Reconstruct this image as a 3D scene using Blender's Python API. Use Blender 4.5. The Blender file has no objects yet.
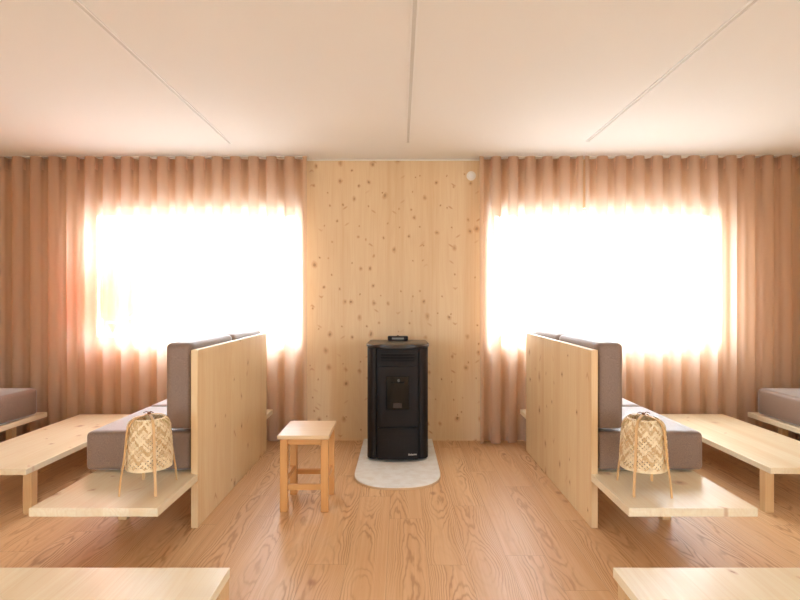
import bpy, bmesh, math, random
from mathutils import Vector, Matrix
random.seed(7)
PI = math.pi
scn = bpy.context.scene
COL = scn.collection

# ------------------------------------------------------------------ helpers
def lin(r, g, b):
    f = lambda c: (c/255/12.92) if c/255 <= .04045 else ((c/255+.055)/1.055)**2.4
    return (f(r), f(g), f(b), 1)

def link(name, bm, mat, parent=None, loc=(0, 0, 0), smooth=False, auto=None):
    me = bpy.data.meshes.new(name)
    bmesh.ops.recalc_face_normals(bm, faces=bm.faces)
    bm.to_mesh(me); bm.free()
    o = bpy.data.objects.new(name, me)
    COL.objects.link(o)
    o.location = loc
    if mat: me.materials.append(mat)
    if parent: o.parent = parent
    if smooth:
        for p in me.polygons: p.use_smooth = True
        if auto is not None: me.set_sharp_from_angle(angle=math.radians(auto))
    return o

def thing(name, label, cat, loc=(0, 0, 0), group=None):
    o = bpy.data.objects.new(name, None); COL.objects.link(o)
    o.location = loc; o.empty_display_size = .05
    return tag(o, label, cat, group)

def tag(o, label, cat, group=None):
    o['label'] = label; o['category'] = cat
    if group: o['group'] = group
    return o

def struct(name, bm, mat, parent=None, **k):
    o = link(name, bm, mat, parent, **k)
    o['kind'] = 'structure'
    return o

def box(bm, a, b, bev=0, seg=2):
    a = Vector(a); b = Vector(b)
    r = bmesh.ops.create_cube(bm, size=1)
    vs = r['verts']
    for v in vs:
        v.co = Vector(((a.x+b.x)/2+v.co.x*(b.x-a.x), (a.y+b.y)/2+v.co.y*(b.y-a.y), (a.z+b.z)/2+v.co.z*(b.z-a.z)))
    if bev:
        es = list({e for v in vs for e in v.link_edges})
        bmesh.ops.bevel(bm, geom=es, offset=bev, segments=seg, profile=.5, affect='EDGES')
    return bm

def bx(a, b, bev=0, seg=2):
    return box(bmesh.new(), a, b, bev, seg)

def prism(bm, poly, z0, z1):
    lo = [bm.verts.new((x, y, z0)) for x, y in poly]
    hi = [bm.verts.new((x, y, z1)) for x, y in poly]
    n = len(poly)
    bm.faces.new(lo[::-1]); bm.faces.new(hi)
    for i in range(n):
        bm.faces.new((lo[i], lo[(i+1) % n], hi[(i+1) % n], hi[i]))
    return bm

def disc_xz(bm, c, r, d, n=32):
    """solid disc whose face looks along -y"""
    f = [bm.verts.new((c[0]+r*math.cos(2*PI*i/n), c[1]-d, c[2]+r*math.sin(2*PI*i/n))) for i in range(n)]
    k = [bm.verts.new((c[0]+r*math.cos(2*PI*i/n), c[1], c[2]+r*math.sin(2*PI*i/n))) for i in range(n)]
    bm.faces.new(f); bm.faces.new(k[::-1])
    for i in range(n):
        bm.faces.new((f[i], k[i], k[(i+1) % n], f[(i+1) % n]))
    return bm

def cushion_bm(sx, sy, sz, r=.04, puff=.012, n=14):
    """soft rounded block, centred in x, y and with its base at z = 0"""
    bm = bmesh.new()
    bmesh.ops.create_cube(bm, size=2)
    bmesh.ops.subdivide_edges(bm, edges=bm.edges[:], cuts=n, use_grid_fill=True)
    h = Vector((sx/2, sy/2, sz/2))
    def m(t): return math.copysign(1-(1-abs(t))**2.0, t)
    for v in bm.verts:
        t = Vector((m(v.co.x), m(v.co.y), m(v.co.z)))
        p = Vector((t.x*h.x, t.y*h.y, t.z*h.z))
        q = Vector([max(-h[i]+r, min(h[i]-r, p[i])) for i in range(3)])
        d = p-q
        if d.length > 1e-9: p = q+d.normalized()*min(r, d.length if sum(abs(c) > 1e-9 for c in d) == 1 else r)
        for i in range(3):
            j, k = (i+1) % 3, (i+2) % 3
            if abs(t[i]) > .999:
                p[i] += math.copysign(puff*(1-t[j]**2)*(1-t[k]**2), t[i])
        v.co = p+Vector((0, 0, h.z))
    return bm

def ribbon(bm, pts, wdir, ndir, w, t):
    """flat strip along pts: width w along wdir[i], thickness t along ndir[i]"""
    rings = []
    for p, a, b in zip(pts, wdir, ndir):
        rings.append([bm.verts.new(p+a*(w/2*s)+b*(t/2*u)) for s, u in ((-1, -1), (1, -1), (1, 1), (-1, 1))])
    for A, B in zip(rings, rings[1:]):
        for i in range(4):
            bm.faces.new((A[i], A[(i+1) % 4], B[(i+1) % 4], B[i]))
    bm.faces.new(rings[0][::-1]); bm.faces.new(rings[-1])

def tube(bm, pts, r, n=8):
    rings = []
    for i, p in enumerate(pts):
        d = (pts[min(i+1, len(pts)-1)]-pts[max(i-1, 0)]).normalized()
        a = d.cross(Vector((0, 0, 1)) if abs(d.z) < .9 else Vector((1, 0, 0))).normalized(); b = d.cross(a)
        rings.append([bm.verts.new(p+(a*math.cos(2*PI*k/n)+b*math.sin(2*PI*k/n))*r) for k in range(n)])
    for A, B in zip(rings, rings[1:]):
        for k in range(n):
            bm.faces.new((A[k], A[(k+1) % n], B[(k+1) % n], B[k]))
    bm.faces.new(rings[0][::-1]); bm.faces.new(rings[-1])
    return bm

# ------------------------------------------------------------------ materials
class NT:
    def __init__(s, name):
        s.m = bpy.data.materials.new(name); s.m.use_nodes = True
        s.t = s.m.node_tree; s.t.nodes.clear()
        s.out = s.n('ShaderNodeOutputMaterial')
    def n(s, kind, **k):
        o = s.t.nodes.new(kind)
        for a, v in k.items(): setattr(o, a, v)
        return o
    def put(s, sock, v):
        if isinstance(v, bpy.types.NodeSocket): s.t.links.new(v, sock)
        elif v is not None: sock.default_value = v
    def math(s, op, a, b=None, c=None, clamp=False):
        o = s.n('ShaderNodeMath', operation=op, use_clamp=clamp)
        for i, v in enumerate((a, b, c)): s.put(o.inputs[i], v)
        return o.outputs[0]
    def mix(s, f, a, b, mode='MIX'):
        o = s.n('ShaderNodeMix', data_type='RGBA', blend_type=mode)
        s.put(o.inputs[0], f); s.put(o.inputs[6], a); s.put(o.inputs[7], b)
        return o.outputs[2]
    def comb(s, x, y, z):
        o = s.n('ShaderNodeCombineXYZ')
        for i, v in enumerate((x, y, z)): s.put(o.inputs[i], v)
        return o.outputs[0]
    def noise(s, vec, scale, detail=2, rough=.5, dist=0):
        o = s.n('ShaderNodeTexNoise')
        s.put(o.inputs['Vector'], vec)
        o.inputs['Scale'].default_value = scale; o.inputs['Detail'].default_value = detail
        o.inputs['Roughness'].default_value = rough; o.inputs['Distortion'].default_value = dist
        return o.outputs['Fac']
    def white(s, v):
        o = s.n('ShaderNodeTexWhiteNoise', noise_dimensions='1D'); s.put(o.inputs['W'], v)
        return o.outputs['Value']
    def step(s, v, lo, hi, a=0., b=1.):
        o = s.n('ShaderNodeMapRange', interpolation_type='SMOOTHSTEP')
        s.put(o.inputs[0], v)
        for i, q in enumerate((lo, hi, a, b)): s.put(o.inputs[i+1], q)
        return o.outputs[0]
    def bsdf(s, col, rough=.5, spec=.5, bump=None, bstr=.1, bdist=.002, **k):
        b = s.n('ShaderNodeBsdfPrincipled')
        s.put(b.inputs['Base Color'], col); s.put(b.inputs['Roughness'], rough)
        b.inputs['Specular IOR Level'].default_value = spec
        for a, v in k.items(): s.put(b.inputs[a.replace('_', ' ')], v)
        if bump is not None:
            o = s.n('ShaderNodeBump'); o.inputs['Strength'].default_value = bstr; o.inputs['Distance'].default_value = bdist
            s.put(o.inputs['Height'], bump); s.put(b.inputs['Normal'], o.outputs[0])
        s.t.links.new(b.outputs[0], s.out.inputs[0])
        return b

def plain(name, col, rough=.5, spec=.5, **k):
    t = NT(name); t.bsdf(col, rough, spec, **k); return t.m

def pine(name, grain, across, base, dark, knots=.45, lam=.11, kscale=6.0, rough=.5, spec=.4, tone=.10, gl=.18, knotcol=lin(120, 70, 35)):
    """glued pine board: lamellas, streaks, faint growth lines and knots"""
    t = NT(name)
    tc = t.n('ShaderNodeTexCoord'); sp = t.n('ShaderNodeSeparateXYZ'); t.put(sp.inputs[0], tc.outputs['Object'])
    ax = {'x': sp.outputs[0], 'y': sp.outputs[1], 'z': sp.outputs[2]}
    third = [c for c in 'xyz' if c not in (grain, across)][0]
    rnd = t.n('ShaderNodeObjectInfo').outputs['Random']
    u = t.math('MULTIPLY_ADD', rnd, 23.7, ax[across]); v = t.math('MULTIPLY_ADD', rnd, 51.3, ax[grain]); w = ax[third]
    idn = t.math('FLOOR', t.math('DIVIDE', u, lam))
    h = t.white(idn)
    wob = t.noise(t.comb(t.math('MULTIPLY', u, 3.), t.math('MULTIPLY', v, .9), w), 1.0, 2)
    fine = t.noise(t.comb(t.math('MULTIPLY', u, 150.), t.math('MULTIPLY', v, 2.), t.math('MULTIPLY_ADD', h, 40, t.math('MULTIPLY', w, 60.))), 1.0, 2)
    g = t.noise(t.comb(t.math('MULTIPLY_ADD', wob, .5, t.math('MULTIPLY', u, 7.)), t.math('MULTIPLY', v, .55), t.math('MULTIPLY_ADD', h, 60, t.math('MULTIPLY', w, 7.))), 1.0, 1)
    line = t.math('ABSOLUTE', t.math('SINE', t.math('MULTIPLY', g, 42.)))
    line = t.math('POWER', line, 3.0)
    col = t.mix(t.math('MULTIPLY', line, gl), base, dark)
    col = t.mix(t.step(fine, .45, .75, 0, .28), col, dark)
    col = t.mix(t.math('MULTIPLY', h, tone*2.4), col, dark)
    # glue seams
    fr = t.math('FRACT', t.math('DIVIDE', u, lam))
    seam = t.math('LESS_THAN', fr, .012)
    col = t.mix(t.math('MULTIPLY', seam, .22), col, dark)
    # knots
    vo = t.n('ShaderNodeTexVoronoi', voronoi_dimensions='2D')
    t.put(vo.inputs['Vector'], t.comb(t.math('MULTIPLY', u, kscale), t.math('MULTIPLY', v, kscale*.8), 0.))
    kv = t.n('ShaderNodeVectorMath', operation='ADD'); nz = t.n('ShaderNodeTexNoise'); nz.inputs['Scale'].default_value = 16.; t.put(nz.inputs['Vector'], t.comb(u, v, 0.))
    kd = t.n('ShaderNodeVectorMath', operation='SCALE'); kd.inputs['Scale'].default_value = .22; t.put(kd.inputs[0], nz.outputs['Color'])
    t.put(kv.inputs[0], vo.inputs['Vector'].links[0].from_socket); t.put(kv.inputs[1], kd.outputs[0]); t.put(vo.inputs['Vector'], kv.outputs[0])
    vo.inputs['Scale'].default_value = 1
    sc = t.n('ShaderNodeSeparateColor'); t.put(sc.inputs[0], vo.outputs['Color'])
    has = t.math('LESS_THAN', sc.outputs[0], knots)
    size = t.math('MULTIPLY_ADD', t.math('POWER', sc.outputs[1], 2.), .085, .035)
    d = t.math('DIVIDE', vo.outputs['Distance'], size)
    core = t.math('MULTIPLY', t.step(d, .55, 1.0, 1, 0), has)
    halo = t.math('MULTIPLY', t.step(d, .8, 2.6, 1, 0), has)
    col = t.mix(t.math('MULTIPLY', halo, .42), col, lin(190, 120, 60))
    col = t.mix(t.math('MULTIPLY', core, t.math('MULTIPLY_ADD', sc.outputs[2], .5, .15)), col, knotcol)
    if knots:
        v2 = t.n('ShaderNodeTexVoronoi', voronoi_dimensions='2D'); v2.inputs['Scale'].default_value = 1
        sl = t.math('MULTIPLY_ADD', t.math('ABSOLUTE', t.math('SUBTRACT', t.math('FRACT', t.math('DIVIDE', u, lam)), .5)), .9, t.math('MULTIPLY', v, kscale*1.1))
        t.put(v2.inputs['Vector'], t.comb(t.math('MULTIPLY', u, kscale*.5), sl, 0.))
        s2 = t.n('ShaderNodeSeparateColor'); t.put(s2.inputs[0], v2.outputs['Color'])
        sp2 = t.math('MULTIPLY', t.step(v2.outputs['Distance'], .03, .12, 1, 0), t.math('LESS_THAN', s2.outputs[0], knots*.5))
        col = t.mix(t.math('MULTIPLY', sp2, t.math('MULTIPLY_ADD', s2.outputs[1], .4, .15)), col, lin(186, 116, 60))
    band = t.noise(t.comb(t.math('MULTIPLY', u, 9.), t.math('MULTIPLY', v, .25), h), 1.0, 2)
    col = t.mix(t.step(band, .5, .75, 0, .35), col, dark)
    t.bsdf(col, rough, spec, bump=fine, bstr=.06, bdist=.001)
    return t.m

PB, PD = lin(240, 213, 169), lin(220, 174, 118)
M = {}
M['wall_pine'] = pine('wall_pine', 'z', 'x', lin(236, 210, 172), lin(216, 174, 126), knots=.75, lam=.17, kscale=8.2, gl=.12, tone=.07)
M['side_pine'] = pine('side_pine', 'z', 'y', lin(236, 210, 172), lin(216, 174, 126), knots=.75, lam=.17, kscale=8.2, gl=.12, tone=.07)
M['panel_pine'] = pine('panel_pine', 'z', 'y', PB, PD, knots=.42, lam=.12)
M['plank_pine'] = pine('plank_pine', 'y', 'x', lin(240, 224, 192), lin(222, 188, 138), knots=.35, lam=.12, rough=.33, spec=.7)
M['leg_pine'] = pine('leg_pine', 'z', 'x', lin(222, 186, 138), lin(202, 154, 102), knots=.12, lam=.3)
M['stool_seat'] = pine('stool_seat_pine', 'x', 'y', lin(230, 198, 156), lin(208, 160, 110), knots=.1, lam=.075, rough=.4, tone=.2)
M['stool_leg'] = pine('stool_leg_pine', 'z', 'x', lin(214, 158, 96), lin(190, 126, 68), knots=.1, lam=.3)
M['stool_rail'] = pine('stool_rail_pine', 'x', 'z', lin(214, 158, 96), lin(190, 126, 68), knots=.1, lam=.3)
M['stool_side'] = pine('stool_side_pine', 'y', 'z', lin(214, 158, 96), lin(190, 126, 68), knots=.1, lam=.3)

def floor_mat():
    t = NT('larch_floor')
    tc = t.n('ShaderNodeTexCoord'); sp = t.n('ShaderNodeSeparateXYZ'); t.put(sp.inputs[0], tc.outputs['Object'])
    x, y = sp.outputs[0], sp.outputs[1]
    W, L = .192, 1.28
    xr = t.math('DIVIDE', t.math('ADD', x, 20.03), W)
    row = t.math('FLOOR', xr)
    off = t.math('MULTIPLY', t.white(row), L)
    yr = t.math('DIVIDE', t.math('ADD', t.math('ADD', y, 40.), off), L)
    colid = t.math('FLOOR', yr)
    pid = t.math('MULTIPLY_ADD', row, 17.31, t.math('MULTIPLY', colid, 5.77))
    h = t.white(pid); h2 = t.white(t.math('ADD', pid, 91.7))
    z = t.math('MULTIPLY', h, 83.)
    # cathedral growth lines: contours of a long stretched field
    uu = t.math('SUBTRACT', t.math('FRACT', xr), .5)
    sway = t.math('SUBTRACT', t.noise(t.comb(z, t.math('MULTIPLY', y, .8), 3.), 1.0, 1), .5)
    wob = t.math('SUBTRACT', t.noise(t.comb(t.math('MULTIPLY', x, 26.), t.math('MULTIPLY', y, 5.), z), 1.0, 2), .5)
    uu = t.math('ADD', t.math('ADD', uu, t.math('MULTIPLY', sway, .9)), t.math('MULTIPLY', t.math('SUBTRACT', h, .5), .5))
    hill = t.noise(t.comb(z, t.math('MULTIPLY', y, 1.5), 11.), 1.0, 1)
    fld = t.math('ADD', t.math('MULTIPLY', uu, uu), t.math('ADD', t.math('MULTIPLY', hill, .55), t.math('MULTIPLY', wob, .10)))
    ln = t.math('ABSOLUTE', t.math('SINE', t.math('MULTIPLY', fld, 62.)))
    ln = t.math('POWER', ln, 7.)
    ink = t.step(t.noise(t.comb(t.math('MULTIPLY', x, 7.), t.math('MULTIPLY', y, .8), t.math('ADD', z, 7.)), 1., 1), .34, .62, .12, 1.)
    fine = t.noise(t.comb(t.math('MULTIPLY', x, 170.), t.math('MULTIPLY', y, 3.), z), 1.0, 2)
    strk = t.noise(t.comb(t.math('MULTIPLY', x, 38.), t.math('MULTIPLY', y, .7), z), 1.0, 2)
    c0, c1, c2 = lin(229, 189, 143), lin(212, 162, 114), lin(156, 92, 52)
    col = t.mix(t.step(strk, .35, .7, 0, .6), c0, c1)
    col = t.mix(t.step(fine, .45, .75, 0, .4), col, c1)
    col = t.mix(t.math('MULTIPLY', t.math('MULTIPLY', ln, ink), .62), col, c2)
    col = t.mix(t.math('MULTIPLY', h2, .42), col, c1)
    # a few knots
    vo = t.n('ShaderNodeTexVoronoi', voronoi_dimensions='3D')
    t.put(vo.inputs['Vector'], t.comb(t.math('MULTIPLY', x, 5.), t.math('MULTIPLY', y, 3.2), z)); vo.inputs['Scale'].default_value = 1
    sc = t.n('ShaderNodeSeparateColor'); t.put(sc.inputs[0], vo.outputs['Color'])
    k = t.math('MULTIPLY', t.step(vo.outputs['Distance'], .03, .14, 1, 0), t.math('LESS_THAN', sc.outputs[0], .3))
    col = t.mix(t.math('MULTIPLY', k, .55), col, lin(150, 82, 44))
    # joints
    fx = t.math('FRACT', xr); fy = t.math('FRACT', yr)
    jx = t.math('LESS_THAN', fx, .012); jy = t.math('LESS_THAN', fy, .0022)
    j = t.math('MAXIMUM', jx, jy)
    col = t.mix(t.math('MULTIPLY', j, .40), col, lin(140, 84, 50))
    t.bsdf(col, t.step(fine, .3, .7, .36, .46), .45, bump=t.math('SUBTRACT', fine, j), bstr=.05, bdist=.001)
    return t.m
M['floor'] = floor_mat()

def fabric_mat():
    t = NT('taupe_wool')
    tc = t.n('ShaderNodeTexCoord')
    o = tc.outputs['Object']
    a = t.noise(o, 420, 1); b = t.noise(o, 9, 2)
    w1 = t.n('ShaderNodeTexWave', wave_type='BANDS', bands_direction='DIAGONAL'); t.put(w1.inputs['Vector'], o); w1.inputs['Scale'].default_value = 190; w1.inputs['Distortion'].default_value = 1.5
    c = t.mix(t.step(a, .3, .7), lin(116, 92, 76), lin(148, 122, 104))
    c = t.mix(t.math('MULTIPLY', b, .25), c, lin(114, 88, 70))
    t.bsdf(c, .56, .7, bump=t.math('ADD', a, t.math('MULTIPLY', w1.outputs['Fac'], .4)), bstr=.10, bdist=.001, Sheen_Weight=1.0, Sheen_Roughness=.3)
    return t.m
M['fabric'] = fabric_mat()

def curtain_mat(name, see, col):
    t = NT(name)
    tc = t.n('ShaderNodeTexCoord')
    n = t.noise(tc.outputs['Object'], 900, 1)
    c = t.mix(t.step(n, .3, .7, 0, .12), col, lin(214, 170, 142))
    d = t.n('ShaderNodeBsdfDiffuse'); t.put(d.inputs[0], c)
    tl = t.n('ShaderNodeBsdfTranslucent'); t.put(tl.inputs[0], c)
    tr = t.n('ShaderNodeBsdfTransparent'); tr.inputs[0].default_value = (1, .95, .90, 1)
    m1 = t.n('ShaderNodeMixShader'); m1.inputs[0].default_value = .57
    t.t.links.new(d.outputs[0], m1.inputs[1]); t.t.links.new(tl.outputs[0], m1.inputs[2])
    m2 = t.n('ShaderNodeMixShader'); m2.inputs[0].default_value = see
    t.t.links.new(m1.outputs[0], m2.inputs[1]); t.t.links.new(tr.outputs[0], m2.inputs[2])
    t.t.links.new(m2.outputs[0], t.out.inputs[0])
    return t.m
CC = lin(236, 211, 188)
M['curtain'] = curtain_mat('peach_voile', .31, CC)
M['curtain_hem'] = curtain_mat('peach_voile_hem', .10, CC)

def glass_mat():
    t = NT('window_glass')
    tr = t.n('ShaderNodeBsdfTransparent'); gl = t.n('ShaderNodeBsdfGlossy'); gl.inputs['Roughness'].default_value = .02
    m = t.n('ShaderNodeMixShader'); m.inputs[0].default_value = .06
    t.t.links.new(tr.outputs[0], m.inputs[1]); t.t.links.new(gl.outputs[0], m.inputs[2]); t.t.links.new(m.outputs[0], t.out.inputs[0])
    return t.m
M['glass'] = glass_mat()

def film_mat():
    t = NT('orange_film')
    tr = t.n('ShaderNodeBsdfTransparent'); tr.inputs[0].default_value = (.85, .33, .27, 1)
    tl = t.n('ShaderNodeBsdfTranslucent'); tl.inputs[0].default_value = lin(240, 150, 110)
    m = t.n('ShaderNodeMixShader'); m.inputs[0].default_value = .5
    t.t.links.new(tr.outputs[0], m.inputs[1]); t.t.links.new(tl.outputs[0], m.inputs[2]); t.t.links.new(m.outputs[0], t.out.inputs[0])
    return t.m
M['film'] = film_mat()

def ceil_mat():
    t = NT('ceiling_paint'); tc = t.n('ShaderNodeTexCoord')
    n = t.noise(tc.outputs['Object'], 160, 2)
    t.bsdf(lin(242, 240, 237), .85, .2, bump=n, bstr=.03, bdist=.001); return t.m
M['ceiling'] = ceil_mat()
M['white'] = plain('white_paint', lin(240, 236, 230), .5)
M['track'] = plain('grey_track', lin(244, 242, 240), .5)
M['channel'] = plain('dark_channel', lin(216, 213, 208), .6)
def steel_mat(name, col, rough, spec):
    t = NT(name); tc = t.n('ShaderNodeTexCoord')
    n = t.noise(tc.outputs['Object'], 700, 1)
    t.bsdf(col, rough, spec, bump=n, bstr=.05, bdist=.0005); return t.m
M['steel'] = steel_mat('black_steel', lin(25, 19, 17), .5, .22)
M['steel_top'] = steel_mat('black_enamel', lin(38, 27, 21), .28, .5)
M['slot'] = plain('slot_black', lin(10, 9, 9), .8, .2)
M['stove_glass'] = plain('stove_glass', lin(14, 11, 10), .15, .3)
M['brass'] = plain('ember_plate', lin(44, 30, 20), .6)
M['silver'] = plain('silver_letter', lin(225, 222, 215), .4)
M['display'] = plain('display_grey', lin(140, 138, 132), .35)
M['knob'] = plain('knob_grey', lin(110, 112, 112), .35, Metallic=.6)
def stone_mat():
    t = NT('hearth_stone'); tc = t.n('ShaderNodeTexCoord')
    n = t.noise(tc.outputs['Object'], 14, 5, .6); n2 = t.noise(tc.outputs['Object'], 90, 2)
    c = t.mix(t.step(n, .35, .7), lin(240, 238, 232), lin(230, 224, 214)); c = t.mix(t.step(n2, .5, .8, 0, .25), c, lin(220, 212, 200))
    t.bsdf(c, .5, .4); return t.m
M['stone'] = stone_mat()
M['stone_edge'] = plain('hearth_edge', lin(205, 170, 130), .55)
def weave_mat():
    t = NT('bamboo_strip')
    g = t.n('ShaderNodeNewGeometry')
    r = g.outputs['Random Per Island']
    tc = t.n('ShaderNodeTexCoord'); n = t.noise(tc.outputs['Object'], 60, 2)
    c = t.mix(t.step(r, .15, .95, 0, .9), lin(246, 224, 184), lin(206, 162, 106))
    c = t.mix(t.math('MULTIPLY', t.math('GREATER_THAN', r, .93), .5), c, lin(176, 160, 96))
    c = t.mix(t.step(n, .45, .75, 0, .35), c, lin(190, 150, 92))
    b = t.bsdf(c, .45, .4)
    return t.m
M['weave'] = weave_mat()
M['cane'] = pine('bent_cane', 'z', 'x', lin(228, 184, 128), lin(198, 148, 94), knots=0, lam=1.0)
M['cord'] = plain('tie_cord', lin(120, 72, 40), .7)

# ------------------------------------------------------------------ room
XW, Y0, YB, H = 3.78, -5.2, 4.74, 2.5
bm = bmesh.new(); box(bm, (-XW-.2, Y0-.2, -.12), (XW+.2, YB+.2, 0)); struct('floor', bm, M['floor'])
bm = bmesh.new(); box(bm, (-XW-.2, Y0-.2, H), (XW+.2, YB+.2, H+.12)); struct('ceiling', bm, M['ceiling'])
W1 = (-2.80, -.865, .86, 2.07); W2 = (.80, 2.86, .86, 2.07)
def wall_with_holes(bm, x0, x1, y0, y1, holes):
    x = x0
    for (a, b, c, d) in holes:
        box(bm, (x, y0, 0), (a, y1, H))
        box(bm, (a, y0, 0), (b, y1, c)); box(bm, (a, y0, d), (b, y1, H))
        x = b
    box(bm, (x, y0, 0), (x1, y1, H))
    bmesh.ops.remove_doubles(bm, verts=bm.verts[:], dist=1e-5)
bm = bmesh.new(); wall_with_holes(bm, -XW, XW, YB, YB+.2, [W1, W2]); struct('wall_back', bm, M['wall_pine'])
SIDE_FILL = (-4.9, -1.9, .6, 2.2)                    # invented side-wall windows behind the camera, added to let in fill light
def side_wall(x0, x1):
    bm = bmesh.new(); a, b, c, d = SIDE_FILL
    box(bm, (x0, Y0-.2, 0), (x1, a, H)); box(bm, (x0, b, 0), (x1, YB+.2, H))
    box(bm, (x0, a, 0), (x1, b, c)); box(bm, (x0, a, d), (x1, b, H))
    return bm
struct('wall_left', side_wall(-XW-.2, -XW), M['side_pine'])
struct('wall_right', side_wall(XW, XW+.2), M['side_pine'])
struct('wall_front', bx((-XW, Y0-.2, 0), (XW, Y0, H)), M['wall_pine'])
def window(name, w, yin, yout, mull=None):
    a, b, c, d = w; f = .06; bm = bmesh.new()
    box(bm, (a, yin, c), (b, yout, c+f), .004); box(bm, (a, yin, d-f), (b, yout, d), .004)
    box(bm, (a, yin, c+f), (a+f, yout, d-f), .004); box(bm, (b-f, yin, c+f), (b, yout, d-f), .004)
    if mull: box(bm, (mull-.04, yin, c+f), (mull+.04, yout, d-f), .004)
    fr = struct(name, bm, M['white'])
    ym = (yin+yout)/2
    struct('window_pane', bx((a+f, ym-.006, c+f), (b-f, ym+.006, d-f)), M['glass'], fr)
    return fr
window('window_1', W1, YB+.08, YB+.15)
window('window_2', W2, YB+.08, YB+.15)
def side_fill_window(name, x0, x1):
    a, b, c, d = SIDE_FILL; f = .06; bm = bmesh.new()
    box(bm, (x0, a, c), (x1, b, c+f), .004); box(bm, (x0, a, d-f), (x1, b, d), .004)
    for p, q in ((a, a+f), (b-f, b), ((a+b)/2-.04, (a+b)/2+.04)): box(bm, (x0, p, c+f), (x1, q, d-f), .004)
    fr = struct(name, bm, M['white']); xm = (x0+x1)/2
    struct('window_pane', bx((xm-.006, a+f, c+f), (xm+.006, b-f, d-f)), M['glass'], fr)
side_fill_window('fill_window_1', -XW-.15, -XW-.08); side_fill_window('fill_window_2', XW+.08, XW+.15)  # unseen windows, added only for the fill light they let in
struct('trim_1', bx((-.86, YB-.012, H-.014), (.80, YB, H), .002), M['white'])

# ceiling tracks
for x, y1, lab in ((-1.355, 4.25, 'left of the three slim grey ceiling tracks, running above the left bench'),
                   (.0625, 4.22, 'middle slim grey ceiling track, running straight towards the stove wall'),
                   (1.48, 4.19, 'right of the three slim grey ceiling tracks, running above the right bench')):
    t = thing('ceiling_track', lab, 'ceiling track', (x, 0, H), 'slim tracks on the ceiling')
    link('rail_body', bx((-.017, -2.2, -.006), (-.009, y1, 0), .001), M['track'], t)
    link('rail_body', bx((.009, -2.2, -.006), (.017, y1, 0), .001), M['track'], t)
    link('channel', bx((-.009, -2.2, -.003), (.009, y1, 0)), M['channel'], t)
    link('end_cap', bx((-.017, y1, -.007), (.017, y1+.006, 0), .001), M['track'], t)

# round cover on the wall
t = thing('wall_cover', 'small round white cover plate high on the pine wall beside the right curtain', 'cover plate', (.632, YB, 2.352))
link('disc', disc_xz(bmesh.new(), (0, 0, 0), .041, .010), M['white'], t, smooth=True, auto=40)
link('inner_ring', disc_xz(bmesh.new(), (0, -.010, 0), .024, .004), M['track'], t, smooth=True, auto=40)

# sun shaped sticker on the left window
bm = bmesh.new()
cx, cz, R = -2.60, 1.32, .27
def poly(bm, pts):
    f = [bm.verts.new((x, -.0006, z)) for x, z in pts]; k = [bm.verts.new((x, 0, z)) for x, z in pts]
    bm.faces.new(f); bm.faces.new(k[::-1]); n = len(pts)
    for i in range(n): bm.faces.new((f[i], k[i], k[(i+1) % n], f[(i+1) % n]))
dpts = [(R*math.cos(2*PI*i/40), R*math.sin(2*PI*i/40)) for i in range(40)]
poly(bm, [(max(x, -.13), z) for x, z in dpts])
sun = link('sun_sticker', bm, M['film'], loc=(cx, YB+.109, cz))
tag(sun, 'pale orange sun sticker on the left window seen through the curtain', 'sticker')
for ang in (88, 52, 16, -20, -56, -92):
    a = math.radians(ang); e = math.radians(13); bm = bmesh.new()
    L = .60 if ang == 88 else .46
    pts = [(1.06*R*math.cos(a-e), 1.06*R*math.sin(a-e)), (1.06*R*math.cos(a+e), 1.06*R*math.sin(a+e)), (L*math.cos(a), L*math.sin(a))]
    pts = [(max(x, -.13), max(min(z, .66), -.39)) for x, z in pts]
    poly(bm, pts); link('sun_ray', bm, M['film'], sun)

# ------------------------------------------------------------------ benches
def bench(side, xin, label, y0=2.44, yp=2.92, xout=None):
    """side = -1: seat extends to -x.  xin = face of the back panel turned to the room's middle"""
    t = thing('bench', label, 'bench', (xin, yp, 0), 'pine benches with plank seats')
    s = side; y = lambda v: v-yp
    def b(x0, x1): return min(s*x0, s*x1), max(s*x0, s*x1)
    # panel .044 thick; the seat plank is notched round its near end
    a, c = b(0, .037)
    link('back_panel', bx((a, 0, 0), (c, y(4.43), .976), .003), M['panel_pine'], t)
    bm = bmesh.new()
    if s < 0: P = [(-.59, y(y0)), (0, y(y0)), (0, -.0005), (-.0375, -.0005), (-.0375, y(4.435)), (0, y(4.435)), (0, y(4.65)), (-.59, y(4.65))]
    else: P = [(.59, y(y0)), (.59, y(4.65)), (0, y(4.65)), (0, y(4.435)), (.0375, y(4.435)), (.0375, -.0005), (0, -.0005), (0, y(y0))]
    prism(bm, P, .258, .297)
    es = [e for e in bm.edges if abs(e.verts[0].co.z-e.verts[1].co.z) < 1e-6]
    bmesh.ops.bevel(bm, geom=es, offset=.0025, segments=2, profile=.5, affect='EDGES')
    link('seat_plank', bm, M['plank_pine'], t)
    for lx in (.47,):
        for ly in (3.03, 4.22):
            q = s*lx
            link('leg', bx((q-.025, y(ly), 0), (q+.025, y(ly)+.05, .258), .003), M['leg_pine'], t)
    return t
bl = bench(-1, -1.108, 'left pine bench with tall back panel and the stool beside it')
br = bench(1, 1.047, 'right pine bench with tall back panel, right of the stove')
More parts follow.
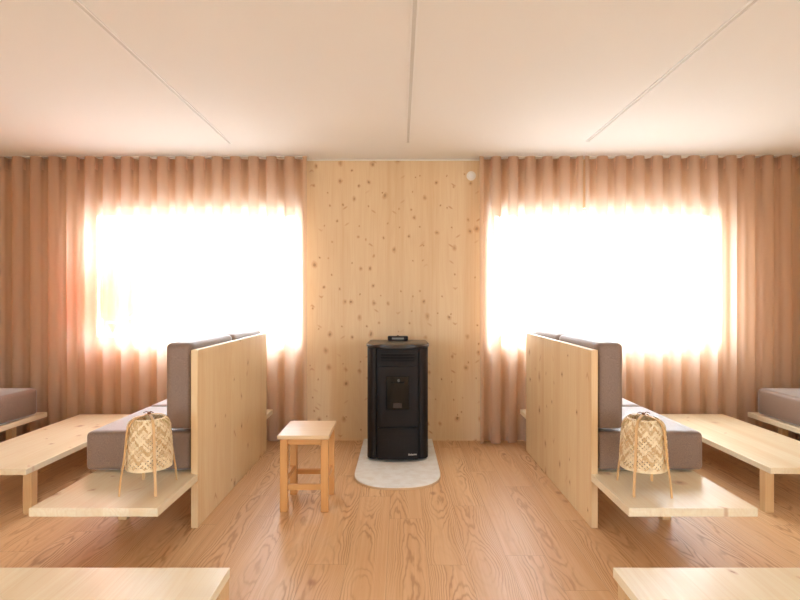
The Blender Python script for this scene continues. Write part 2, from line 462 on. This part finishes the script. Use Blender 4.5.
# wall benches at the far sides (mostly outside the frame)
def wall_bench(side, xin, label):
    t = thing('bench', label, 'bench', (xin, 2.92, 0), 'pine benches with plank seats')
    s = side; y = lambda v: v-2.92
    def b(x0, x1): return min(s*x0, s*x1), max(s*x0, s*x1)
    a, c = b(0, .63)
    link('seat_plank', bx((a, y(2.44), .258), (c, y(4.535), .297), .0025), M['plank_pine'], t)
    a, c = b(.632, .668)
    link('back_panel', bx((a, 0, 0), (c, y(4.43), .976), .003), M['panel_pine'], t)
    for ly in (3.03, 4.22):
        a, c = b(.07, .12)
        link('leg', bx((a, y(ly), 0), (c, y(ly)+.05, .258), .003), M['leg_pine'], t)
    return t
wall_bench(-1, -3.0, 'low pine bench at the left edge of the picture with one cushion')
wall_bench(1, 2.955, 'low pine bench at the right edge of the picture with one cushion')

# cushions
seat_src = link('seat_cushion', cushion_bm(.592, .735, .214, .026, .006), M['fabric'], smooth=True)
back_src = link('back_cushion', cushion_bm(.148, .735, .480, .028, .005), M['fabric'], smooth=True)
first = {}
def put(src, loc, label, cat, group):
    o = src if src.name not in first else src.copy()
    if src.name in first: COL.objects.link(o)
    first[src.name] = 1
    o.location = loc
    return tag(o, label, cat, group)
SG, BG = 'taupe seat cushions on the benches', 'taupe back cushions on the benches'
for s, xin, nm, lant in ((-1, -1.108, 'left', 'left'), (1, 1.047, 'right', 'right')):
    xs = xin+s*(.037+.007+.296+.001); xb = xin+s*(.037+.008+.074+.001)
    put(seat_src, (xs, 3.322, .3035), 'taupe seat cushion right behind the %s bamboo lantern' % lant, 'cushion', SG)
    put(seat_src, (xs, 4.075, .3035), 'far taupe seat cushion of the %s panel-backed bench, nearer the curtain' % nm, 'cushion', SG)
    put(back_src, (xb, 3.322, .5305), 'near upright taupe back cushion of the %s bench' % nm, 'cushion', BG)
    put(back_src, (xb, 4.075, .5305), 'far upright taupe back cushion of the %s bench, only its top showing' % nm, 'cushion', BG)
put(seat_src, (-3.31, 4.075, .3035), 'taupe seat cushion at the left edge of the picture, before the curtain', 'cushion', SG)
put(seat_src, (3.27, 4.075, .3035), 'taupe seat cushion at the right edge of the picture, before the curtain', 'cushion', SG)

# ------------------------------------------------------------------ low tables
def low_table(x0, x1, y0, y1, ztop, label, inset=.05, group='low pine tables', legw=.052, flush=.004):
    t = thing('low_table', label, 'table', ((x0+x1)/2, (y0+y1)/2, 0), group)
    hx, hy = (x1-x0)/2, (y1-y0)/2
    link('table_top', bx((-hx, -hy, ztop-.035), (hx, hy, ztop), .0025), M['plank_pine'], t)
    for sx in (-1, 1):
        for sy in (-1, 1):
            px = sx*(hx-flush-legw/2); py = sy*(hy-inset-legw/2)
            link('leg', bx((px-legw/2, py-legw/2, 0), (px+legw/2, py+legw/2, ztop-.035), .003), M['leg_pine'], t)
    return t
low_table(-2.72, -2.145, 3.06, 4.53, .28, 'long low pine table left of the left bench, under the curtained window')
low_table(2.14, 2.75, 3.08, 4.54, .28, 'long low pine table right of the right bench, under the curtained window')
low_table(-1.85, -.613, .75, 1.925, .285, 'pale pine table top at the bottom left corner of the picture', inset=.002, legw=.10, flush=.002)
low_table(.768, 2.0, .75, 1.925, .285, 'pale pine table top at the bottom right corner of the picture', inset=.012, flush=.012)

# ------------------------------------------------------------------ stool
st = thing('stool', 'small square pine stool standing between left bench and stove', 'stool', (-.565, 3.30, 0))
link('seat', bx((-.152, -.193, .436), (.150, .193, .46), .005), M['stool_seat'], st)
LX, LY, lw = .142, .165, .044
for sx in (-1, 1):
    for sy in (-1, 1):
        x0 = sx*LX; x1 = sx*(LX-lw); y0 = sy*LY; y1 = sy*(LY-lw)
        link('leg', bx((min(x0, x1), min(y0, y1), 0), (max(x0, x1), max(y0, y1), .436), .004), M['stool_leg'], st)
for sy in (-1, 1):
    y0 = sy*(LY-.010); y1 = sy*(LY-.032)
    link('stretcher', bx((-LX+lw, min(y0, y1), .128), (LX-lw, max(y0, y1), .162), .004), M['stool_rail'], st)
    link('apron', bx((-LX+lw, min(y0, y1), .396), (LX-lw, max(y0, y1), .436), .003), M['stool_rail'], st)
for sx in (-1, 1):
    x0 = sx*(LX-.010); x1 = sx*(LX-.032)
    link('stretcher', bx((min(x0, x1), -LY+lw, .158), (max(x0, x1), LY-lw, .192), .004), M['stool_side'], st)
    link('apron', bx((min(x0, x1), -LY+lw, .396), (max(x0, x1), LY-lw, .436), .003), M['stool_side'], st)

# ------------------------------------------------------------------ hearth plate and stove
SX = -.018
hp = thing('hearth_plate', 'pale stone floor plate with rounded front under the black stove', 'floor plate', (SX, YB, 0))
rr = .308
def hearth_poly(r, yf):
    # straight sides, generously rounded front
    P = [(r*.99, -.004)]
    n = 40; rx, ry = r, .33
    for i in range(n+1):
        a = PI*i/n
        c, s = math.cos(a), math.sin(a)
        e = .82
        P.append((math.copysign(abs(c)**e, c)*rx, -(yf-ry)-ry*abs(s)**e))
    P.append((-r*.99, -.004))
    return P[::-1]
bm = prism(bmesh.new(), hearth_poly(rr, 1.236), .0, .012); link('edge_band', bm, M['stone_edge'], hp)
bm = prism(bmesh.new(), hearth_poly(rr-.003, 1.231), .012, .018); link('stone_slab', bm, M['stone'], hp)

sv = thing('pellet_stove', 'black pellet stove with vents and glazed door against the pine wall', 'stove', (SX, 4.560, .018))
# plan (local): x right, y<0 to the front; front face bows outward
HW = .232; DEP = .512
def front_y(x):            # bowed front
    return -DEP+.9*x*x
Z0, Z1 = .014, .865
def arc_front(x0, x1, off=0, n=10):
    return [(x0+(x1-x0)*i/n, front_y(x0+(x1-x0)*i/n)+off) for i in range(n+1)]
core = [(-.215, 0), (-.215, -.40)] + arc_front(-.17, .17, .016) + [(.215, -.40), (.215, 0)]
bm = prism(bmesh.new(), core, Z0, Z1); link('body', bm, M['steel'], sv)
def corner(s):
    """side panel sweeping round from the flank into the front"""
    out = [(.233, -.005), (.236, -.18), (.236, -.33)]
    for i in range(1, 9):
        a = PI/2*i/8
        out.append((.178+.058*math.cos(a), -.40-.084*math.sin(a)+.0))
    out.append((.166, front_y(.166)+.004))
    inn = [(.160, front_y(.166)+.018), (.178, -.452), (.216, -.40), (.216, -.005)]
    P = [(s*x, y) for x, y in out+inn]
    bm = bmesh.new(); prism(bm, P if s > 0 else P[::-1], Z0+.004, Z1)
    # rounded foot
    return bm
for s in (-1, 1): link('side_panel', corner(s), M['steel'], sv, smooth=True, auto=30)
def front_panel(name, z0, z1, mat, off=-.004, x=.150, hole=None, th=.018):
    bm = bmesh.new()
    P = arc_front(-x, x, off)+[(xx, yy) for xx, yy in arc_front(x, -x, off+th)]
    prism(bm, P, z0, z1)
    return link(name, bm, mat, sv)
ZV0, ZV1 = .735, .855
# vent panel: frame bars between slots
vp = front_panel('vent_panel', ZV0, ZV1, M['steel'])
for k in range(3):
    zc = .772+.021*k
    bm = bmesh.new(); x = .126
    P = arc_front(-x, x, -.0052)+arc_front(x, -x, -.002)
    prism(bm, P, zc-.0075, zc+.0065); link('vent_slot', bm, M['slot'], vp)
    bm = bmesh.new(); P = arc_front(-x-.004, x+.004, -.013)+arc_front(x+.004, -x-.004, -.004)
    prism(bm, P, zc+.0065, zc+.0125); link('vent_louvre', bm, M['steel'], vp)
ZD0, ZD1 = .268, .728
dr = front_panel('door', ZD0, ZD1, M['steel'], off=-.008)
# glazed window, frame and fittings of the door
bm = bmesh.new(); prism(bm, arc_front(-.085, .085, -.0095)+arc_front(.085, -.085, -.007), .40, .655); link('door_glass', bm, M['stove_glass'], dr)
bm = bmesh.new()
for z0, z1, a, b in ((.652, .658, -.088, .088), (.397, .402, -.088, .088)):
    prism(bm, arc_front(a, b, -.012)+arc_front(b, a, -.007), z0, z1)
for a, b in ((-.089, -.085), (.085, .089)):
    prism(bm, arc_front(a, b, -.012, 2)+arc_front(b, a, -.007, 2), .397, .658)
link('glass_frame', bm, M['slot'], dr)
bm = bmesh.new(); prism(bm, arc_front(-.05, .05, -.011)+arc_front(.05, -.05, -.009), .603, .612); link('upper_bar', bm, M['slot'], dr)
bm = disc_xz(bmesh.new(), (.008, front_y(0)-.009, .622), .010, .007, 20); link('knob', bm, M['knob'], dr, smooth=True, auto=40)
bm = bmesh.new(); prism(bm, arc_front(-.034, .034, -.0105)+arc_front(.034, -.034, -.009), .415, .452); link('burner_plate', bm, M['brass'], dr)
bm = bmesh.new(); box(bm, (-.157, front_y(.15)-.028, .40), (-.150, front_y(.15)-.004, .52), .003); link('door_handle', bm, M['steel'], dr)
lp = front_panel('lower_panel', .018, .260, M['steel'])
# small pale lettering, lower right
bm = bmesh.new(); x = .082
for i, (w, hh) in enumerate(((.0085, .012), (.006, .008), (.003, .012), (.006, .008), (.006, .008), (.003, .010), (.0085, .008), (.006, .008))):
    yy = front_y(x)-.0055
    t_ = .0022
    z = .052
    def bar(a, b, c, d): box(bm, (a, yy-.001, c), (b, yy+.003, d))
    bar(x, x+w, z, z+t_)
    if w > .004:
        bar(x, x+t_, z, z+hh); bar(x+w-t_, x+w, z, z+hh); bar(x, x+w, z+hh-t_, z+hh)
    else: bar(x, x+w, z, z+hh)
    x += w+.0022
link('lettering', bm, M['silver'], lp)
# top slab with chamfered front corners and rounded lip
def top_poly(g):
    P = [(-.238-g, .0), (-.246-g, -.36), (-.225-g*.7, -.44-g*.5), (-.172, front_y(.172)-.014-g)]
    P += [(xx, yy-.022-g) for xx, yy in arc_front(-.14, .14)]
    P += [(-x, y) for x, y in P[3::-1]]
    return P
bm = prism(bmesh.new(), top_poly(0), .865, .893)
es = [e for e in bm.edges if abs(e.verts[0].co.z-e.verts[1].co.z) < 1e-6]
bmesh.ops.bevel(bm, geom=es, offset=.008, segments=3, profile=.5, affect='EDGES')
link('top_slab', bm, M['steel_top'], sv, smooth=True, auto=35)
cb = link('control_box', bx((-.085, -.10, .893), (.085, -.03, .928), .006), M['steel'], sv)
link('display', bx((-.05, -.1025, .902), (.05, -.0995, .918)), M['display'], cb)
link('button', bx((-.008, -.07, .928), (.008, -.05, .934), .002), M['steel'], cb)
for px in (-.15, .15):
    for py in (-.40, -.06):
        bm = bmesh.new(); prism(bm, [(px+.03*math.cos(2*PI*i/16), py+.03*math.sin(2*PI*i/16)) for i in range(16)], 0, Z0); link('foot', bm, M['slot'], sv)
link('plinth', prism(bmesh.new(), [(-.19, 0), (-.19, -.38), (-.15, -.445), (.15, -.445), (.19, -.38), (.19, 0)], .002, Z0), M['slot'], sv)

# ------------------------------------------------------------------ lanterns
def lantern(x, y, rot, label):
    z0 = .297
    t = thing('bamboo_lantern', label, 'lantern', (x, y, z0), 'woven bamboo lanterns')
    t.rotation_euler.z = rot
    zb, zt = .114, .358
    def prof(f):     # radius over height fraction
        if f < .12: return .102+.010*math.sin(f/.12*PI/2)
        if f < .78: return .112-.010*((f-.12)/.66)**1.5
        q = (f-.78)/.22
        return .102-.044*(1-math.sqrt(max(0, 1-q*q*.97)))
    N, turn, steps = 32, .36, 44
    bm = bmesh.new()
    for d in (1, -1):
        for i in range(N):
            pts, wd, nd = [], [], []
            for k in range(steps+1):
                f = k/steps
                th = 2*PI*(i/N+d*turn*f)
                other = i+d*2*turn*N*f
                if d > 0: wv = math.sin(PI/2*(other+i))
                else: wv = -math.sin(PI/2*(other+i))
                r = prof(f)+.0014*wv
                pts.append(Vector((r*math.cos(th), r*math.sin(th), zb+(zt-zb)*f)))
                nd.append(Vector((math.cos(th), math.sin(th), 0)))
            for k in range(steps+1):
                tg = (pts[min(k+1, steps)]-pts[max(k-1, 0)]).normalized()
                n_ = (nd[k]-tg*nd[k].dot(tg)).normalized()
                wd.append(tg.cross(n_).normalized()); nd[k] = n_
            ribbon(bm, pts, wd, nd, .0108*random.uniform(.8, 1.05), .0011)
    link('woven_shade', bm, M['weave'], t)
    def ring(f, w, off):
        bm = bmesh.new(); n = 48; r = prof(f)+off; z = zb+(zt-zb)*f
        A = [[bm.verts.new(((r+dr)*math.cos(2*PI*i/n), (r+dr)*math.sin(2*PI*i/n), z+dz)) for dr, dz in ((0, -w/2), (.003, -w/2), (.003, w/2), (0, w/2))] for i in range(n)]
        for i in range(n):
            B = A[(i+1) % n]
            for k in range(4): bm.faces.new((A[i][k], B[k], B[(k+1) % 4], A[i][(k+1) % 4]))
        return bm
    link('rim', ring(.02, .014, .002), M['weave'], t); link('rim', ring(.99, .008, .001), M['weave'], t)
    # four bent strips: from the foot up over the shoulder to the knot
    for sx, sy in ((-1, -1), (1, -1), (1, 1), (-1, 1)):
        fx, fy = sx*.088, sy*.122
        rad = math.hypot(fx, fy); ux, uy = fx/rad, fy/rad
        prof_pts = [(rad, .002), (rad*.955, .08), (.127, .17), (.119, .25), (.114, .300), (.104, .335), (.085, .358), (.055, .371), (.0, .376)]
        P = []
        for (r0, h0), (r1, h1) in zip(prof_pts, prof_pts[1:]):
            for q in range(5): P.append((r0+(r1-r0)*q/5, h0+(h1-h0)*q/5))
        P.append(prof_pts[-1])
        for _ in range(3): P = [P[0]]+[((a[0]+2*b[0]+c[0])/4, (a[1]+2*b[1]+c[1])/4) for a, b, c in zip(P, P[1:], P[2:])]+[P[-1]]
        pts = [Vector((ux*r, uy*r, h)) for r, h in P]
        w = Vector((-uy, ux, 0)); nd = []
        for k in range(len(pts)):
            tg = (pts[min(k+1, len(pts)-1)]-pts[max(k-1, 0)]).normalized(); nd.append(tg.cross(w).normalized())
        bm = bmesh.new(); ribbon(bm, pts, [w]*len(pts), nd, .0125, .0035)
        link('leg', bm, M['cane'], t)
    bm = bmesh.new(); bmesh.ops.create_uvsphere(bm, u_segments=12, v_segments=8, radius=.009)
    for v in bm.verts: v.co.z = v.co.z*.8+.381
    k = link('knot', bm, M['cord'], t, smooth=True)
    tube_b = bmesh.new(); tube(tube_b, [Vector((0, 0, .381)), Vector((.012, -.008, .391)), Vector((.028, -.012, .386))], .0022, 6); link('cord_end', tube_b, M['cord'], k)
    tube_b = bmesh.new(); tube(tube_b, [Vector((0, 0, .381)), Vector((-.014, .004, .388)), Vector((-.03, .0, .382))], .0022, 6); link('cord_end', tube_b, M['cord'], k)
    return t
lantern(-1.270, 2.70, 0, 'bamboo lantern on the near end of the left bench plank')
lantern(1.225, 2.685, -.08, 'bamboo lantern on the near end of the right bench plank')

# ------------------------------------------------------------------ curtains
def smooth01(v): v = max(0, min(1, v)); return v*v*(3-2*v)
planks = [(-1.698, -1.108), (1.050, 1.640)]
def curtain(x0, x1, yfun, z0, z1, phase, label, lam=.1568, amp=.056, flip=-1, seed=0):
    rnd = random.Random(seed)
    n = int((x1-x0)/lam*16); m = 26
    jit = [rnd.uniform(-1, 1) for _ in range(200)]
    def point(i, z, back=0.):
        x = x0+(x1-x0)*i/n
        ph = 2*PI*(x-x0)/lam+phase
        k = int((x-x0)/lam) % 180; fr = ((x-x0)/lam) % 1
        j = jit[k]*(1-smooth01(fr))+jit[k+1]*smooth01(fr)
        low = (H-z)/H
        a = amp*(1+.18*j*low)
        ph2 = ph+.35*j*low
        y = yfun(x)+a*math.sin(ph2)
        xo = x+flip*.021*math.sin(2*ph2)+.006*j*low
        for p0, p1 in planks:                       # cloth is pressed to the wall behind the planks
            w = smooth01((x-p0+.12)/.10)*smooth01((p1+.12-x)/.10)*smooth01((1.05-z)/.7)
            if w > 0: y = y*(1-w)+w*(4.697+.022*math.sin(ph2))
        return Vector((xo, min(y+back, YB-.006), z))
    t = thing('curtain', label, 'curtain', ((x0+x1)/2, yfun((x0+x1)/2), 0), 'peach voile curtains')
    L = t.location
    def grid(za, zb, rows, back=0.):
        bm = bmesh.new()
        V = [[bm.verts.new(point(i, za+(zb-za)*r/rows, back)-L) for i in range(n+1)] for r in range(rows+1)]
        for r in range(rows):
            for i in range(n): bm.faces.new((V[r][i], V[r][i+1], V[r+1][i+1], V[r+1][i]))
        return bm
    link('cloth', grid(z0, z1, m), M['curtain'], t, smooth=True)
    link('header_tape', grid(z1-.105, z1, 3, .004), M['curtain_hem'], t, smooth=True)
    link('hem', grid(z0, z0+.075, 3, .004), M['curtain_hem'], t, smooth=True)
    return t
yl = lambda x: 4.640
yr = lambda x: 4.652-.018*(x-.69)
curtain(-3.70, -.800, yl, .012, 2.488, PI*.5, 'wide peach curtain over the left window, from the left corner to the pine wall', seed=3)
curtain(.685, 1.573, yr, .012, 2.490, -PI*.5, 'narrower peach curtain on the right window, next to the pine wall', lam=.148, seed=5)
curtain(1.592, 3.70, yr, .012, 2.490, -PI*.5, 'wide peach curtain on the right window, reaching to the right corner', seed=9)
def rail(x0, x1, yf, lab):
    t = thing('curtain_rail', lab, 'curtain rail', ((x0+x1)/2, yf((x0+x1)/2), H), 'white curtain rails')
    bm = bmesh.new()
    P = [(x0, yf(x0)-.012), (x1, yf(x1)-.012), (x1, yf(x1)+.012), (x0, yf(x0)+.012)]
    prism(bm, [(x-t.location.x, y-t.location.y) for x, y in P], -.007, 0)
    link('rail_profile', bm, M['white'], t)
rail(-3.72, -.80, yl, 'white ceiling rail at the top of the left curtain')
rail(.69, 3.72, yr, 'white ceiling rail at the top of the two right curtains')

# ------------------------------------------------------------------ light
w = bpy.data.worlds.new('World'); scn.world = w; w.use_nodes = True
bg = w.node_tree.nodes['Background']; bg.inputs[0].default_value = (.765, 1.0, 1.25, 1); 
wt = w.node_tree; tc_ = wt.nodes.new('ShaderNodeTexCoord'); sx_ = wt.nodes.new('ShaderNodeSeparateXYZ'); mr_ = wt.nodes.new('ShaderNodeMapRange')
wt.links.new(tc_.outputs['Generated'], sx_.inputs[0]); wt.links.new(sx_.outputs[2], mr_.inputs[0])
for i_, v_ in enumerate((-.10, .35, 4.5, 15.0)): mr_.inputs[i_+1].default_value = v_    # dim ground, bright overcast sky
wt.links.new(mr_.outputs[0], bg.inputs[1])
def portal(loc, rot, sx, sy):
    l = bpy.data.lights.new('window_portal', 'AREA'); l.shape = 'RECTANGLE'
    l.size = sx; l.size_y = sy; l.cycles.is_portal = True
    o = bpy.data.objects.new('window_portal', l); COL.objects.link(o)
    o.location = loc; o.rotation_euler = rot
for a, b, c, d in (W1, W2): portal(((a+b)/2, YB+.19, (c+d)/2), (-PI/2, 0, 0), b-a, d-c)
a, b, c, d = SIDE_FILL
for q in (-1, 1): portal((q*(XW+.19), (a+b)/2, (c+d)/2), (PI/2, 0, q*PI/2), b-a, d-c)  # sampling portals for the added side-wall fill windows

cam = bpy.data.cameras.new('Camera'); co = bpy.data.objects.new('Camera', cam); COL.objects.link(co)
cam.lens = 24; cam.sensor_width = 36; cam.sensor_fit = 'HORIZONTAL'
co.location = (0, 0, 1.25); co.rotation_euler = (PI/2, 0, 0)
cam.clip_start = .02
scn.camera = co
vs = scn.view_settings
vs.view_transform = 'Standard'; vs.look = 'None'; vs.gamma = 1; vs.use_curve_mapping = False
vs.exposure = 1.15
